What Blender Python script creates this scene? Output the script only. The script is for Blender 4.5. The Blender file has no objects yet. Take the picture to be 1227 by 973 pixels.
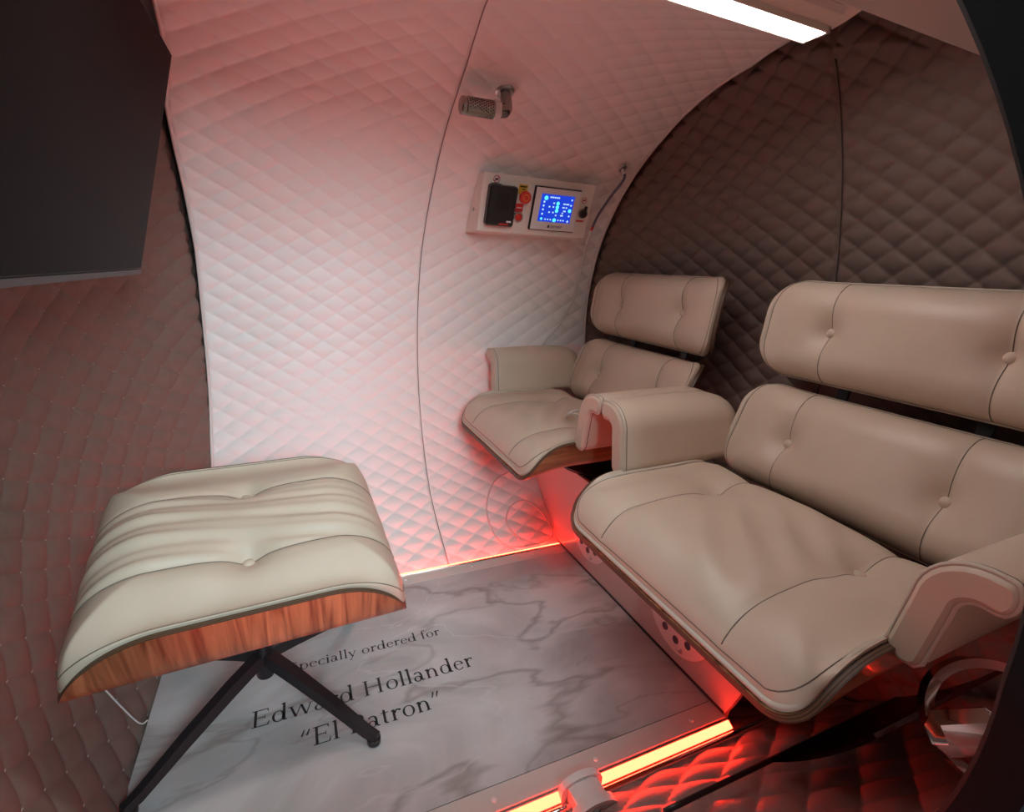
import bpy, math, random
import numpy as np
from mathutils import Vector, Matrix

random.seed(7)
rng = np.random.default_rng(7)
PI = math.pi
SC = bpy.context.scene
COL = SC.collection

# ------------------------------------------------------------------ camera
FPX = 598.4                                   # focal length in pixels of the 1227 px wide frame
M = np.array([[0.91695609, -0.06608396, 0.39347736],
              [-0.39655429, -0.25970995, 0.88050862],
              [0.04400249, -0.96342288, -0.2643485]])
cam_d = bpy.data.cameras.new('camera')
cam_d.sensor_fit = 'HORIZONTAL'
cam_d.sensor_width = 36.0
cam_d.lens = FPX / 1227.0 * 36.0
cam_d.clip_start = 0.02
cam = bpy.data.objects.new('camera', cam_d)
COL.objects.link(cam)
mw = Matrix.Identity(4)
for i in range(3):
    mw[i][0] = M[i, 0]
    mw[i][1] = -M[i, 1]
    mw[i][2] = -M[i, 2]
mw[2][3] = 1.2
cam.matrix_world = mw
SC.camera = cam

# ------------------------------------------------------------------ world, lights, exposure
SC.view_settings.view_transform = 'Standard'
SC.view_settings.look = 'None'
SC.view_settings.gamma = 1.0
SC.view_settings.use_curve_mapping = False
SC.view_settings.exposure = 0.35
world = bpy.data.worlds.new('showroom')
SC.world = world
world.use_nodes = True
bg = world.node_tree.nodes['Background']
bg.inputs[0].default_value = (0.80, 0.92, 1.0, 1)
bg.inputs[1].default_value = 0.07
LAMP_E = 22.0            # ceiling light bar of the chamber
LED_E = 72.0             # red floor strips
LED_F = 34.0

def area(name, loc, target, size, power, col):
    l = bpy.data.lights.new(name, 'AREA')
    l.shape = 'RECTANGLE'
    l.size, l.size_y = size
    l.energy = power
    l.color = col
    o = bpy.data.objects.new(name, l)
    o.location = loc
    o.rotation_euler = (Vector(target) - Vector(loc)).to_track_quat('-Z', 'Y').to_euler()
    COL.objects.link(o)
    return o

# the showroom's ceiling light outside the open door
area('showroom_light', (0.32, -1.7, 2.00), (0.15, 1.9, 0.80), (1.2, 0.9), 71.0, (0.66, 0.92, 1.0))

# ------------------------------------------------------------------ helpers
def tag(o, label=None, cat=None, group=None, kind=None):
    if label: o['label'] = label
    if cat: o['category'] = cat
    if group: o['group'] = group
    if kind: o['kind'] = kind
    return o

def empty(name, loc=(0, 0, 0), rot=(0, 0, 0)):
    o = bpy.data.objects.new(name, None)
    o.empty_display_size = 0.1
    o.location = loc
    o.rotation_euler = rot
    COL.objects.link(o)
    return o

class MB:
    """collects vertices and faces for one mesh"""
    def __init__(s):
        s.v, s.f, s.m = [], [], []
    def add(s, verts, faces, mi=0):
        o = len(s.v)
        s.v.extend([tuple(map(float, p)) for p in verts])
        for f in faces:
            s.f.append(tuple(o + i for i in f))
            s.m.append(mi)
        return s
    def grid(s, P, closed_u=False, closed_v=False, mi=0, flip=False):
        P = np.asarray(P, float)
        nv, nu = P.shape[:2]
        o = len(s.v)
        s.v.extend(map(tuple, P.reshape(-1, 3).tolist()))
        I = np.arange(nv * nu).reshape(nv, nu) + o
        if closed_u: I = np.c_[I, I[:, :1]]
        if closed_v: I = np.r_[I, I[:1]]
        q = np.stack([I[:-1, :-1], I[:-1, 1:], I[1:, 1:], I[1:, :-1]], -1).reshape(-1, 4)
        if flip: q = q[:, ::-1]
        q = q.tolist()
        s.f.extend(map(tuple, q))
        s.m.extend([mi] * len(q))
        return s
    def box(s, c, d, R=None, bev=0.0, mi=0):
        """box with chamfered edges, centre c, size d, optional 3x3 rotation"""
        hx, hy, hz = d[0] / 2, d[1] / 2, d[2] / 2
        b = min(bev, hx * .99, hy * .99, hz * .99)
        if b <= 0:
            V = [(sx * hx, sy * hy, sz * hz) for sx in (-1, 1) for sy in (-1, 1) for sz in (-1, 1)]
            F = [(0, 1, 3, 2), (4, 6, 7, 5), (0, 4, 5, 1), (2, 3, 7, 6), (0, 2, 6, 4), (1, 5, 7, 3)]
        else:
            V, idx, F = [], {}, []
            for sx in (-1, 1):
                for sy in (-1, 1):
                    for sz in (-1, 1):
                        for ax in range(3):
                            p = [sx * (hx - b), sy * (hy - b), sz * (hz - b)]
                            p[ax] = (sx * hx, sy * hy, sz * hz)[ax]
                            idx[(sx, sy, sz, ax)] = len(V)
                            V.append(tuple(p))
            g = lambda *k: idx[k]
            for t in (-1, 1):
                F.append((g(t, -1, -1, 0), g(t, 1, -1, 0), g(t, 1, 1, 0), g(t, -1, 1, 0))[::t])
                F.append((g(-1, t, -1, 1), g(-1, t, 1, 1), g(1, t, 1, 1), g(1, t, -1, 1))[::t])
                F.append((g(-1, -1, t, 2), g(1, -1, t, 2), g(1, 1, t, 2), g(-1, 1, t, 2))[::t])
            for a1 in (-1, 1):
                for a2 in (-1, 1):
                    F.append((g(a1, a2, -1, 0), g(a1, a2, 1, 0), g(a1, a2, 1, 1), g(a1, a2, -1, 1)))
                    F.append((g(a1, -1, a2, 0), g(a1, 1, a2, 0), g(a1, 1, a2, 2), g(a1, -1, a2, 2)))
                    F.append((g(-1, a1, a2, 1), g(1, a1, a2, 1), g(1, a1, a2, 2), g(-1, a1, a2, 2)))
            for sx in (-1, 1):
                for sy in (-1, 1):
                    for sz in (-1, 1):
                        F.append((g(sx, sy, sz, 0), g(sx, sy, sz, 1), g(sx, sy, sz, 2)))
        V = np.array(V, float)
        if R is not None: V = V @ np.asarray(R, float).T
        return s.add(V + np.array(c, float), F, mi)
    def tube(s, path, r, n=8, closed=False, mi=0, caps=True):
        P = np.asarray(path, float)
        m = len(P)
        if closed:
            T = np.roll(P, -1, 0) - np.roll(P, 1, 0)
        else:
            T = np.gradient(P, axis=0)
        T /= np.linalg.norm(T, axis=1)[:, None] + 1e-12
        up = np.array([0, 0, 1.0])
        if abs(T[0] @ up) > .9: up = np.array([0, 1.0, 0])
        N = np.cross(T[0], up); N /= np.linalg.norm(N)
        rr = np.broadcast_to(np.asarray(r, float), (m,))
        rings = []
        for i in range(m):
            N = N - T[i] * (N @ T[i]); N /= np.linalg.norm(N) + 1e-12
            B = np.cross(T[i], N)
            a = np.arange(n) * 2 * PI / n
            rings.append(P[i] + rr[i] * (np.cos(a)[:, None] * N + np.sin(a)[:, None] * B))
        o = len(s.v)
        s.grid(rings, closed_u=True, closed_v=closed, mi=mi)
        if caps and not closed:
            s.f.append(tuple(o + i for i in range(n))[::-1]); s.m.append(mi)
            s.f.append(tuple(o + (m - 1) * n + i for i in range(n))); s.m.append(mi)
        return s
    def lathe(s, prof, axis, origin, n=24, mi=0):
        """prof: (radius, height) pairs turned about axis through origin"""
        A = np.array(axis, float); A /= np.linalg.norm(A)
        h = np.array([1.0, 0, 0]) if abs(A[0]) < .9 else np.array([0, 1.0, 0])
        U = np.cross(A, h); U /= np.linalg.norm(U)
        W = np.cross(A, U)
        a = np.arange(n) * 2 * PI / n
        rings = [np.array(origin, float) + A * z + max(r, 1e-5) * (np.cos(a)[:, None] * U + np.sin(a)[:, None] * W) for r, z in prof]
        return s.grid(rings, closed_u=True, mi=mi)
    def build(s, name, mat, parent=None, smooth=True, angle=None):
        me = bpy.data.meshes.new(name)
        me.from_pydata(s.v, [], s.f)
        mats = mat if isinstance(mat, (list, tuple)) else [mat]
        for m_ in mats: me.materials.append(m_)
        me.polygons.foreach_set('material_index', s.m)
        me.polygons.foreach_set('use_smooth', [smooth] * len(s.f))
        me.update()
        if angle is not None:
            try: me.set_sharp_from_angle(angle=math.radians(angle))
            except Exception: pass
        o = bpy.data.objects.new(name, me)
        COL.objects.link(o)
        if parent is not None: o.parent = parent
        return o

def smoothcurve(pts, n=12, closed=False):
    """Catmull-Rom through pts"""
    P = np.asarray(pts, float)
    if closed: Q = np.r_[P[-1:], P, P[:2]]
    else: Q = np.r_[2 * P[:1] - P[1:2], P, 2 * P[-1:] - P[-2:-1]]
    out = []
    for i in range(1, len(Q) - 2):
        p0, p1, p2, p3 = Q[i - 1:i + 3]
        for t in np.arange(n) / n:
            out.append(.5 * (2 * p1 + (p2 - p0) * t + (2 * p0 - 5 * p1 + 4 * p2 - p3) * t * t + (3 * p1 - p0 - 3 * p2 + p3) * t ** 3))
    if not closed: out.append(P[-1])
    return np.array(out)

def copy_tree(o, parent=None):
    c = o.copy(); COL.objects.link(c); c.parent = parent
    for ch in [x for x in bpy.data.objects if x.parent == o]:
        copy_tree(ch, c)
    return c

# ------------------------------------------------------------------ materials
def mat(name, col, rough=0.5, metal=0.0, spec=0.5, bump=None, emit=None, coat=0.0, vary=None, trans=0.0):
    m = bpy.data.materials.new(name)
    m.use_nodes = True
    nt = m.node_tree
    p = nt.nodes['Principled BSDF']
    p.inputs['Base Color'].default_value = (*col, 1)
    p.inputs['Roughness'].default_value = rough
    p.inputs['Metallic'].default_value = metal
    p.inputs['Specular IOR Level'].default_value = spec
    p.inputs['Coat Weight'].default_value = coat
    p.inputs['Transmission Weight'].default_value = trans
    if emit:
        p.inputs['Emission Color'].default_value = (*emit[0], 1)
        p.inputs['Emission Strength'].default_value = emit[1]
    if bump or vary:
        tc = nt.nodes.new('ShaderNodeTexCoord')
    if bump:                                   # (scale, strength, distance)
        n = nt.nodes.new('ShaderNodeTexNoise')
        n.inputs['Scale'].default_value = bump[0]
        n.inputs['Detail'].default_value = 3
        b = nt.nodes.new('ShaderNodeBump')
        b.inputs['Strength'].default_value = bump[1]
        b.inputs['Distance'].default_value = bump[2]
        nt.links.new(tc.outputs['Object'], n.inputs['Vector'])
        nt.links.new(n.outputs['Fac'], b.inputs['Height'])
        nt.links.new(b.outputs['Normal'], p.inputs['Normal'])
    if vary:                                   # (scale, other colour)
        n = nt.nodes.new('ShaderNodeTexNoise')
        n.inputs['Scale'].default_value = vary[0]
        n.inputs['Detail'].default_value = 4
        r = nt.nodes.new('ShaderNodeValToRGB')
        r.color_ramp.elements[0].position = .35
        r.color_ramp.elements[1].position = .65
        r.color_ramp.elements[0].color = (*col, 1)
        r.color_ramp.elements[1].color = (*vary[1], 1)
        nt.links.new(tc.outputs['Object'], n.inputs['Vector'])
        nt.links.new(n.outputs['Fac'], r.inputs['Fac'])
        nt.links.new(r.outputs['Color'], p.inputs['Base Color'])
    return m

def mat_wood(name, dark, light, axis_scale, rough=.35, panels=None):
    m = mat(name, light, rough, coat=.15)
    nt = m.node_tree
    p = nt.nodes['Principled BSDF']
    tc = nt.nodes.new('ShaderNodeTexCoord')
    mp = nt.nodes.new('ShaderNodeMapping')
    mp.inputs['Scale'].default_value = axis_scale
    n1 = nt.nodes.new('ShaderNodeTexNoise')
    n1.inputs['Scale'].default_value = 3.2
    n1.inputs['Detail'].default_value = 7
    n1.inputs['Distortion'].default_value = 1.1
    r = nt.nodes.new('ShaderNodeValToRGB')
    e = r.color_ramp.elements
    e[0].position, e[0].color = .30, (*dark, 1)
    e[1].position, e[1].color = .66, (*light, 1)
    k = r.color_ramp.elements.new(.47); k.color = (*[(a * .45 + b * .55) for a, b in zip(dark, light)], 1)
    nt.links.new(tc.outputs['Object'], mp.inputs['Vector'])
    nt.links.new(mp.outputs['Vector'], n1.inputs['Vector'])
    nt.links.new(n1.outputs['Fac'], r.inputs['Fac'])
    nt.links.new(r.outputs['Color'], p.inputs['Base Color'])
    if panels:                                 # book-matched veneer leaves along x
        sx = nt.nodes.new('ShaderNodeSeparateXYZ'); nt.links.new(tc.outputs['Object'], sx.inputs[0])
        mr = nt.nodes.new('ShaderNodeMapRange'); mr.inputs['From Min'].default_value = -.4; mr.inputs['From Max'].default_value = .4
        nt.links.new(sx.outputs['X'], mr.inputs['Value'])
        pr = nt.nodes.new('ShaderNodeValToRGB'); pr.color_ramp.interpolation = 'CONSTANT'
        els = pr.color_ramp.elements
        for i, (pos, g) in enumerate(panels):
            e_ = els[i] if i < 2 else els.new(pos)
            e_.position = pos; e_.color = (g, g, g, 1)
        nt.links.new(mr.outputs['Result'], pr.inputs['Fac'])
        mu = nt.nodes.new('ShaderNodeMix'); mu.data_type = 'RGBA'; mu.blend_type = 'MULTIPLY'; mu.inputs['Factor'].default_value = 1
        nt.links.new(r.outputs['Color'], mu.inputs[6]); nt.links.new(pr.outputs['Color'], mu.inputs[7])
        nt.links.new(mu.outputs[2], p.inputs['Base Color'])
    return m

def mat_marble(name):
    m = mat(name, (.6, .58, .57), .22, coat=.2)
    nt = m.node_tree
    p = nt.nodes['Principled BSDF']
    tc = nt.nodes.new('ShaderNodeTexCoord')
    mp = nt.nodes.new('ShaderNodeMapping')
    mp.inputs['Rotation'].default_value = (0, 0, math.radians(-38))
    mp.inputs['Scale'].default_value = (1.0, 2.1, 1.0)
    mp.inputs['Location'].default_value = (.35, .1, 0)
    nt.links.new(tc.outputs['Object'], mp.inputs['Vector'])
    cl = nt.nodes.new('ShaderNodeTexNoise')                    # soft clouds
    cl.inputs['Scale'].default_value = 1.7
    cl.inputs['Detail'].default_value = 6
    cl.inputs['Distortion'].default_value = 1.3
    nt.links.new(mp.outputs['Vector'], cl.inputs['Vector'])
    r1 = nt.nodes.new('ShaderNodeValToRGB')
    e = r1.color_ramp.elements
    e[0].position, e[0].color = .30, (.37, .35, .34, 1)
    e[1].position, e[1].color = .62, (.58, .565, .56, 1)
    nt.links.new(cl.outputs['Fac'], r1.inputs['Fac'])
    def vein(scale, det, dist, width, seed):
        n = nt.nodes.new('ShaderNodeTexNoise')
        n.noise_dimensions = '4D'
        n.inputs['W'].default_value = seed
        n.inputs['Scale'].default_value = scale
        n.inputs['Detail'].default_value = det
        n.inputs['Distortion'].default_value = dist
        nt.links.new(mp.outputs['Vector'], n.inputs['Vector'])
        a = nt.nodes.new('ShaderNodeMath'); a.operation = 'SUBTRACT'; a.inputs[1].default_value = .5
        b = nt.nodes.new('ShaderNodeMath'); b.operation = 'ABSOLUTE'
        c = nt.nodes.new('ShaderNodeMapRange')
        c.inputs['From Min'].default_value = 0
        c.inputs['From Max'].default_value = width
        c.inputs['To Min'].default_value = 1
        c.inputs['To Max'].default_value = 0
        nt.links.new(n.outputs['Fac'], a.inputs[0]); nt.links.new(a.outputs[0], b.inputs[0]); nt.links.new(b.outputs[0], c.inputs['Value'])
        return c.outputs['Result']
    prev = r1.outputs['Color']
    for sc_, de, di, wi, se, col, amt in ((.75, 5, .5, .014, 1.3, (.20, .16, .13), .5), (1.1, 6, .7, .012, 4.2, (.24, .20, .175), .35), (1.0, 5, .6, .006, 7.7, (.62, .60, .59), .4)):
        v = vein(sc_, de, di, wi, se)
        mul = nt.nodes.new('ShaderNodeMath'); mul.operation = 'MULTIPLY'; mul.inputs[1].default_value = amt
        nt.links.new(v, mul.inputs[0])
        mx = nt.nodes.new('ShaderNodeMix'); mx.data_type = 'RGBA'
        nt.links.new(mul.outputs[0], mx.inputs['Factor'])
        nt.links.new(prev, mx.inputs[6])
        mx.inputs[7].default_value = (*col, 1)
        prev = mx.outputs[2]
    nt.links.new(prev, p.inputs['Base Color'])
    return m

def mat_acrylic(name):
    m = bpy.data.materials.new(name)
    m.use_nodes = True
    nt = m.node_tree
    nt.nodes.remove(nt.nodes['Principled BSDF'])
    out = nt.nodes['Material Output']
    t = nt.nodes.new('ShaderNodeBsdfTransparent'); t.inputs[0].default_value = (.42, .38, .37, 1)
    g = nt.nodes.new('ShaderNodeBsdfGlossy'); g.inputs['Roughness'].default_value = .16; g.inputs[0].default_value = (.25, .25, .25, 1)
    f = nt.nodes.new('ShaderNodeFresnel'); f.inputs['IOR'].default_value = 1.5
    mx = nt.nodes.new('ShaderNodeMixShader')
    nt.links.new(f.outputs[0], mx.inputs[0]); nt.links.new(t.outputs[0], mx.inputs[1]); nt.links.new(g.outputs[0], mx.inputs[2])
    nt.links.new(mx.outputs[0], out.inputs['Surface'])
    return m

def mat_emit(name, col, strength):
    m = bpy.data.materials.new(name)
    m.use_nodes = True
    nt = m.node_tree
    nt.nodes.remove(nt.nodes['Principled BSDF'])
    e = nt.nodes.new('ShaderNodeEmission')
    e.inputs[0].default_value = (*col, 1)
    e.inputs[1].default_value = strength
    nt.links.new(e.outputs[0], nt.nodes['Material Output'].inputs['Surface'])
    return m

SHELL = mat('painted_steel_shell', (.60, .57, .55), .35)
WHITE_FAB = mat('white_quilted_leatherette', (.83, .80, .775), .5, bump=(900, .25, .0006))
WHITE_SMOOTH = mat('white_liner', (.68, .63, .60), .32, bump=(500, .1, .0004))
BROWN_FAB = mat('brown_quilted_fabric', (.165, .112, .092), .7, bump=(900, .4, .0008), vary=(30, (.18, .124, .103)))
SILL_FAB = mat('sill_quilted_leather', (.30, .22, .20), .42, bump=(260, .35, .001))
STITCH_W = mat('grey_thread', (.30, .26, .25), .8)
STITCH_B = mat('dark_thread', (.05, .035, .03), .8)
LEATHER = mat('cream_leather', (.60, .478, .375), .42, bump=(420, .18, .0006), vary=(9, (.57, .448, .348)))
PIPING = mat('cream_piping', (.55, .46, .38), .45)
SEAM = mat('leather_seam', (.17, .13, .10), .8)
WALNUT = mat_wood('walnut_veneer', (.10, .035, .014), (.40, .19, .085), (.55, 9, 9))
WALNUT_X = mat_wood('walnut_veneer_cross', (.10, .035, .014), (.42, .20, .09), (14, .6, .9), panels=((0, 1.0), (.165, .62), (.40, .85), (.47, 1.15), (.78, .95)))
PLY_D = mat('ply_edge_dark', (.045, .022, .012), .5)
PLY_L = mat('ply_edge_light', (.13, .065, .032), .5)
BLACK = mat('black_powder_coat', (.012, .012, .014), .38)
RUBBER = mat('black_rubber', (.006, .0055, .006), .75, spec=.2, bump=(300, .2, .0006))
CHROME = mat('chrome', (.82, .80, .79), .09, metal=1)
DCHROME = mat('dull_chrome', (.36, .33, .31), .16, metal=1)
STEEL = mat('brushed_steel', (.60, .58, .57), .28, metal=1)
BLACKPL = mat('black_plastic', (.015, .014, .015), .35)
WHITEPL = mat('white_plastic', (.74, .71, .69), .4)
CREAMPL = mat('cream_metal_box', (.76, .68, .60), .4)
BEZEL = mat('tv_bezel', (.020, .019, .019), .35)
SCREEN_OFF = mat('tv_screen_off', (.010, .008, .008), .30, spec=.10)
SCREEN_OFF.node_tree.nodes['Principled BSDF'].inputs['IOR'].default_value = 1.12
MARBLE = mat_marble('marble_print')
BORDER = mat('cream_floor_border', (.60, .54, .50), .35)
RISER = mat('gloss_cream_panel', (.50, .45, .425), .16, coat=.3)
INK = mat('black_print', (.012, .012, .014), .4)
LAMP_ON = mat_emit('lamp_diffuser', (1.0, .955, .92), LAMP_E)
LED_ON = mat_emit('red_led_back', (1.0, .014, .006), LED_E)
LED_ON2 = mat_emit('red_led_front', (1.0, .022, .009), LED_F)
ACRYLIC = mat_acrylic('smoked_acrylic')
CLEAR = mat('clear_tube', (.62, .59, .57), .2)
RED = mat('red_plastic', (.62, .030, .025), .35)
YELLOW = mat('yellow_label', (.72, .42, .03), .5)
HOLE = mat('vent_hole_dark', (.06, .065, .10), .5)
CYANDOT = mat_emit('screen_cyan', (.10, .75, .90), 1.1)
BLUES = mat_emit('screen_blue', (.010, .035, .42), 1.25)
WHITES = mat_emit('screen_white', (.45, .65, .95), .9)

# ------------------------------------------------------------------ chamber shell
YC, ZC, R = 1.31, .866, .985
QP, QQ = .118, .079                       # quilt diamond diagonals

def quilt(s, t, P=QP, Q=QQ, A=.0064, k=.45):
    a = s / P + t / Q
    b = s / P - t / Q
    fa = np.abs(np.sin(PI * a)); fb = np.abs(np.sin(PI * b))
    return A * (fa * fb) ** k

def cyl(x, th, r):
    return np.stack([x, YC + r * np.cos(th), ZC + r * np.sin(th)], -1)

TL = np.radians([-110, -23, -12, 2, 11, 21, 34, 42, 50, 61, 120])
XL = np.array([-.335, -.329, -.323, -.319, -.314, -.306, -.305, -.305, -.300, -.262, -.20])
TS = np.radians([-110, -58, -42, -21, 0, 23, 42, 63, 70, 78, 85, 120])
XS = np.array([.535, .535, .524, .527, .529, .531, .541, .541, .536, .520, .503, .46])
TR = np.radians([-110, -4, 5, 14, 29, 49, 62, 76, 87, 97, 120])
XR = np.array([1.44, 1.435, 1.425, 1.415, 1.402, 1.401, 1.402, 1.388, 1.376, 1.315, 1.10])

wall_back = tag(empty('wall_back', (0, YC + R, 0)), 'white quilted curved wall of the chamber', kind='structure')
OB = np.array([0, YC + R, 0])
th0, th1 = math.radians(-100), math.radians(104)
nth = 700
TH = np.linspace(th0, th1, nth)
def panel(xa, xb, nx, phase):
    mb = MB()
    tt, ss = np.meshgrid(TH, np.linspace(0, 1, nx), indexing='ij')
    xa_, xb_ = xa[:, None], xb[:, None]
    X = xa_ + (xb_ - xa_) * ss
    edge = np.minimum(X - xa_, xb_ - X)
    m = np.clip(edge / .012, 0, 1)
    h = quilt(X + phase, tt * R) * (m * m * (3 - 2 * m))
    h = h + .0015 * np.sin(X * 7 + tt * 5) * np.sin(tt * 9 - X * 3)
    P = cyl(X, tt, R - h) - OB
    return mb.grid(P, flip=False).build('quilted_panel', WHITE_FAB, wall_back)
xl, xs_, xr = np.interp(TH, TL, XL), np.interp(TH, TS, XS), np.interp(TH, TR, XR)
panel(xl, xs_, 170, 0.0)
panel(xs_, xr, 176, .023)
def wall_cord(name, xv, r, m, off=.002):
    P = cyl(xv[::6], TH[::6], R - off) - OB
    return MB().tube(P, r, 6).build(name, m, wall_back)
wall_cord('seam_piping', xs_, .0022, STITCH_W)
wall_cord('edge_piping', xl + .001, .006, WHITE_SMOOTH, .001)
wall_cord('edge_piping', xr - .001, .006, WHITE_SMOOTH, .001)

# smooth front upper liner, and the liner right of the door
ceiling = tag(empty('ceiling', (0.5, 1.0, ZC + R)), 'smooth cream liner curving over the door', kind='structure')
OC = np.array([.5, 1.0, ZC + R])
def liner(x0, x1, a0, a1, parent, off, name, r=R, m=WHITE_SMOOTH, nx=30, na=40):
    tt, xx = np.meshgrid(np.radians(np.linspace(a0, a1, na)), np.linspace(x0, x1, nx), indexing='ij')
    A = cyl(xx, tt, r) - off
    B = cyl(xx, tt, r + .012) - off
    mb = MB().grid(A).grid(B, flip=True)
    for k in (0, -1):
        mb.grid(np.stack([A[k], B[k]])); mb.grid(np.stack([A[:, k], B[:, k]]))
    return mb.build(name, m, parent, angle=40)
liner(-.33, .46, 103, 126.5, ceiling, OC, 'liner_panel')
liner(.463, .93, 103, 126.5, ceiling, OC, 'liner_panel')

wall_front = tag(empty('wall_front', (0.5, .3, 0)), 'front side of the chamber around the open door', kind='structure')
OF = np.array([.5, .3, 0])
def gx(deg):
    return .566 + .045 * min(max((deg - 150) / 30, 0), 1) + .075 * min(max((deg - 181) / 14, 0), 1)
# soffit of the door opening
so = [cyl(np.linspace(-.42, 1.42, 12), np.full(12, math.radians(126 + d_)), r_) - OF for r_, d_ in ((1.0, 0), (1.18, .4), (1.18, 1.6), (1.0, 1.2))]
MB().grid(so, closed_v=True).build('door_soffit', WHITE_SMOOTH, wall_front, angle=40)
# steel pressure shell round the liner, open at the door
for a0, a1 in ((-100, 127), (233, 260)):
    liner(-1.05, 2.0, a0, a1, wall_front, OF, 'outer_shell', r=1.172, m=SHELL, nx=8, na=60)
aa = np.linspace(126.5, 233.5, 60)
pa = [np.stack([cyl(np.linspace(gx(a_) + .01, 2.0, 8), np.full(8, math.radians(a_)), r_) - OF for a_ in aa]) for r_ in (1.172, 1.187)]
mb = MB().grid(pa[0]).grid(pa[1], flip=True).grid(np.stack([pa[0][:, 0], pa[1][:, 0]]))
mb.build('outer_shell', SHELL, wall_front, angle=40)
liner(-1.05, -.43, 126.5, 233.5, wall_front, OF, 'outer_shell', r=1.172, m=SHELL, nx=8, na=60)
# quilted sill below the door
tt, xx = np.meshgrid(np.radians(np.linspace(194, 264, 240)), np.linspace(-.345, 1.42, 330), indexing='ij')
RS = 1.06 + .105 * np.clip((math.radians(228) - tt) / math.radians(24), 0, 1)
P = cyl(xx, tt, RS - quilt(xx + .03, tt * 1.08, .16, .115, .012)) - OF
MB().grid(P).build('quilted_sill', SILL_FAB, wall_front)
# thick outer shell at the sill and head of the door

# end domes
def dome(name, label, xr_, sag, sgn, P_, Q_, phase, seam_y=None, rot=0.0, knots=False, amp=.018):
    root = tag(empty(name, (xr_ + sgn * sag, YC, ZC - R)), label, kind='structure')
    off = np.array([xr_ + sgn * sag, YC, ZC - R])
    rr = 1.185
    n = 462
    g = np.linspace(-rr, rr, n)
    yy, zz = np.meshgrid(g, g)
    rho2 = (yy ** 2 + zz ** 2) / R ** 2
    def base(y, z):
        q = np.minimum((y ** 2 + z ** 2) / R ** 2, 1.0)
        return xr_ + sgn * sag * (1 - q) ** .85
    c, s = math.cos(rot), math.sin(rot)
    # fabric is gathered towards the rim: arc length rather than flat distance
    k = 1 + .10 * np.minimum(rho2, 1)
    u = (yy * c + zz * s) * k; v = (-yy * s + zz * c) * k
    if seam_y is None:
        h = quilt(u + phase, v, P_, Q_, amp, .36)
    else:
        sy = seam_y - YC
        h = np.where(yy > sy, quilt(u + phase, v, P_, Q_, amp, .36), quilt(u + phase + .037, v + .012, P_, Q_, amp, .36))
        m = np.clip(np.abs(yy - sy) / .014, 0, 1)
        h = h * (m * m * (3 - 2 * m))
    Xs = base(yy, zz) - sgn * h
    V = np.stack([Xs - off[0], yy + YC - off[1], zz + ZC - off[2]], -1).reshape(-1, 3)
    I = np.arange(n * n).reshape(n, n)
    q = np.stack([I[:-1, :-1], I[:-1, 1:], I[1:, 1:], I[1:, :-1]], -1).reshape(-1, 4)
    ok = (rho2.reshape(-1) < (1.166 / R) ** 2)
    q = q[ok[q].all(1)]
    used = np.zeros(n * n, int); used[q.reshape(-1)] = 1
    remap = np.cumsum(used) - 1
    mb = MB(); mb.v = V[used.astype(bool)].tolist(); mb.f = [tuple(f) for f in remap[q].tolist()]; mb.m = [0] * len(mb.f)
    mb.build('quilted_dome', BROWN_FAB, root)
    if seam_y is not None:
        zz_ = np.linspace(-.95, .95, 90)
        yy_ = np.full(90, seam_y - YC) + .0
        keep = yy_ ** 2 + zz_ ** 2 < .95
        pth = np.stack([base(yy_, zz_) - sgn * .002 - off[0], yy_ + YC - off[1], zz_ + ZC - off[2]], -1)[keep]
        MB().tube(pth, .0022, 6).build('seam_piping', STITCH_B, root)
    if knots:
        mb = MB()
        for i in range(-14, 15):
            for j in range(-14, 15):
                uu, vv = (i + j) * P_ / 2 - phase, (i - j) * Q_ / 2
                y_, z_ = uu * c - vv * s, uu * s + vv * c
                for _ in range(3):
                    kk = 1 + .10 * min((y_ ** 2 + z_ ** 2) / R ** 2, 1)
                    y_, z_ = (uu * c - vv * s) / kk, (uu * s + vv * c) / kk
                if y_ ** 2 + z_ ** 2 > .86: continue
                x_ = float(base(np.array(y_), np.array(z_)))
                mb.box((x_ - sgn * .0012 - off[0], y_, z_ + ZC - off[2]), (.002, .010, .0022), bev=.0006)
        o = mb.build('stitch_knots', mat('pale_thread', (.42, .37, .34), .8), root)
        o['kind'] = 'stuff'
    return root
dome('wall_right', 'dark brown quilted end dome behind the lounge chairs', 1.450, .25, 1, .124, .085, .02, seam_y=1.14)
dome('wall_left', 'brown quilted end dome behind the television', -.336, .375, -1, .128, .10, .0, rot=math.radians(8), knots=True, amp=.0120)

# ------------------------------------------------------------------ floor
floor = tag(empty('floor', (.32, 1.27, 0)), 'marble pattern floor with cream border and printed lettering', kind='structure')
OFl = np.array([.32, 1.27, 0])
MB().box(np.array([.32, 1.266, -.0105]) - OFl, (1.48, .852, .021)).build('marble_sheet', MARBLE, floor, smooth=False)
MB().box(np.array([.32, .809, -.010]) - OFl, (1.48, .060, .021), bev=.002).build('border_strip', BORDER, floor, smooth=False)
MB().box(np.array([.32, 1.7205, -.010]) - OFl, (1.48, .057, .021), bev=.002).build('border_strip', BORDER, floor, smooth=False)
MB().box(np.array([.32, 1.27, -.05]) - OFl, (1.44, .96, .05)).build('base_board', BLACK, floor, smooth=False)
def screw(x, y, z, parent, off, r=.006, m=WHITEPL, axis=(0, 0, 1)):
    return MB().lathe([(0, .0018), (r * .6, .0018), (r, .0008), (r, -.001)], axis, np.array([x, y, z]) - off, 14).build('bolt_cap', m, parent)
for x in (.345, .62, .90, 1.0): screw(x, 1.722, .0005, floor, OFl)
for x in (.36, .64, .955): screw(x, .806, .0005, floor, OFl, .007)

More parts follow.
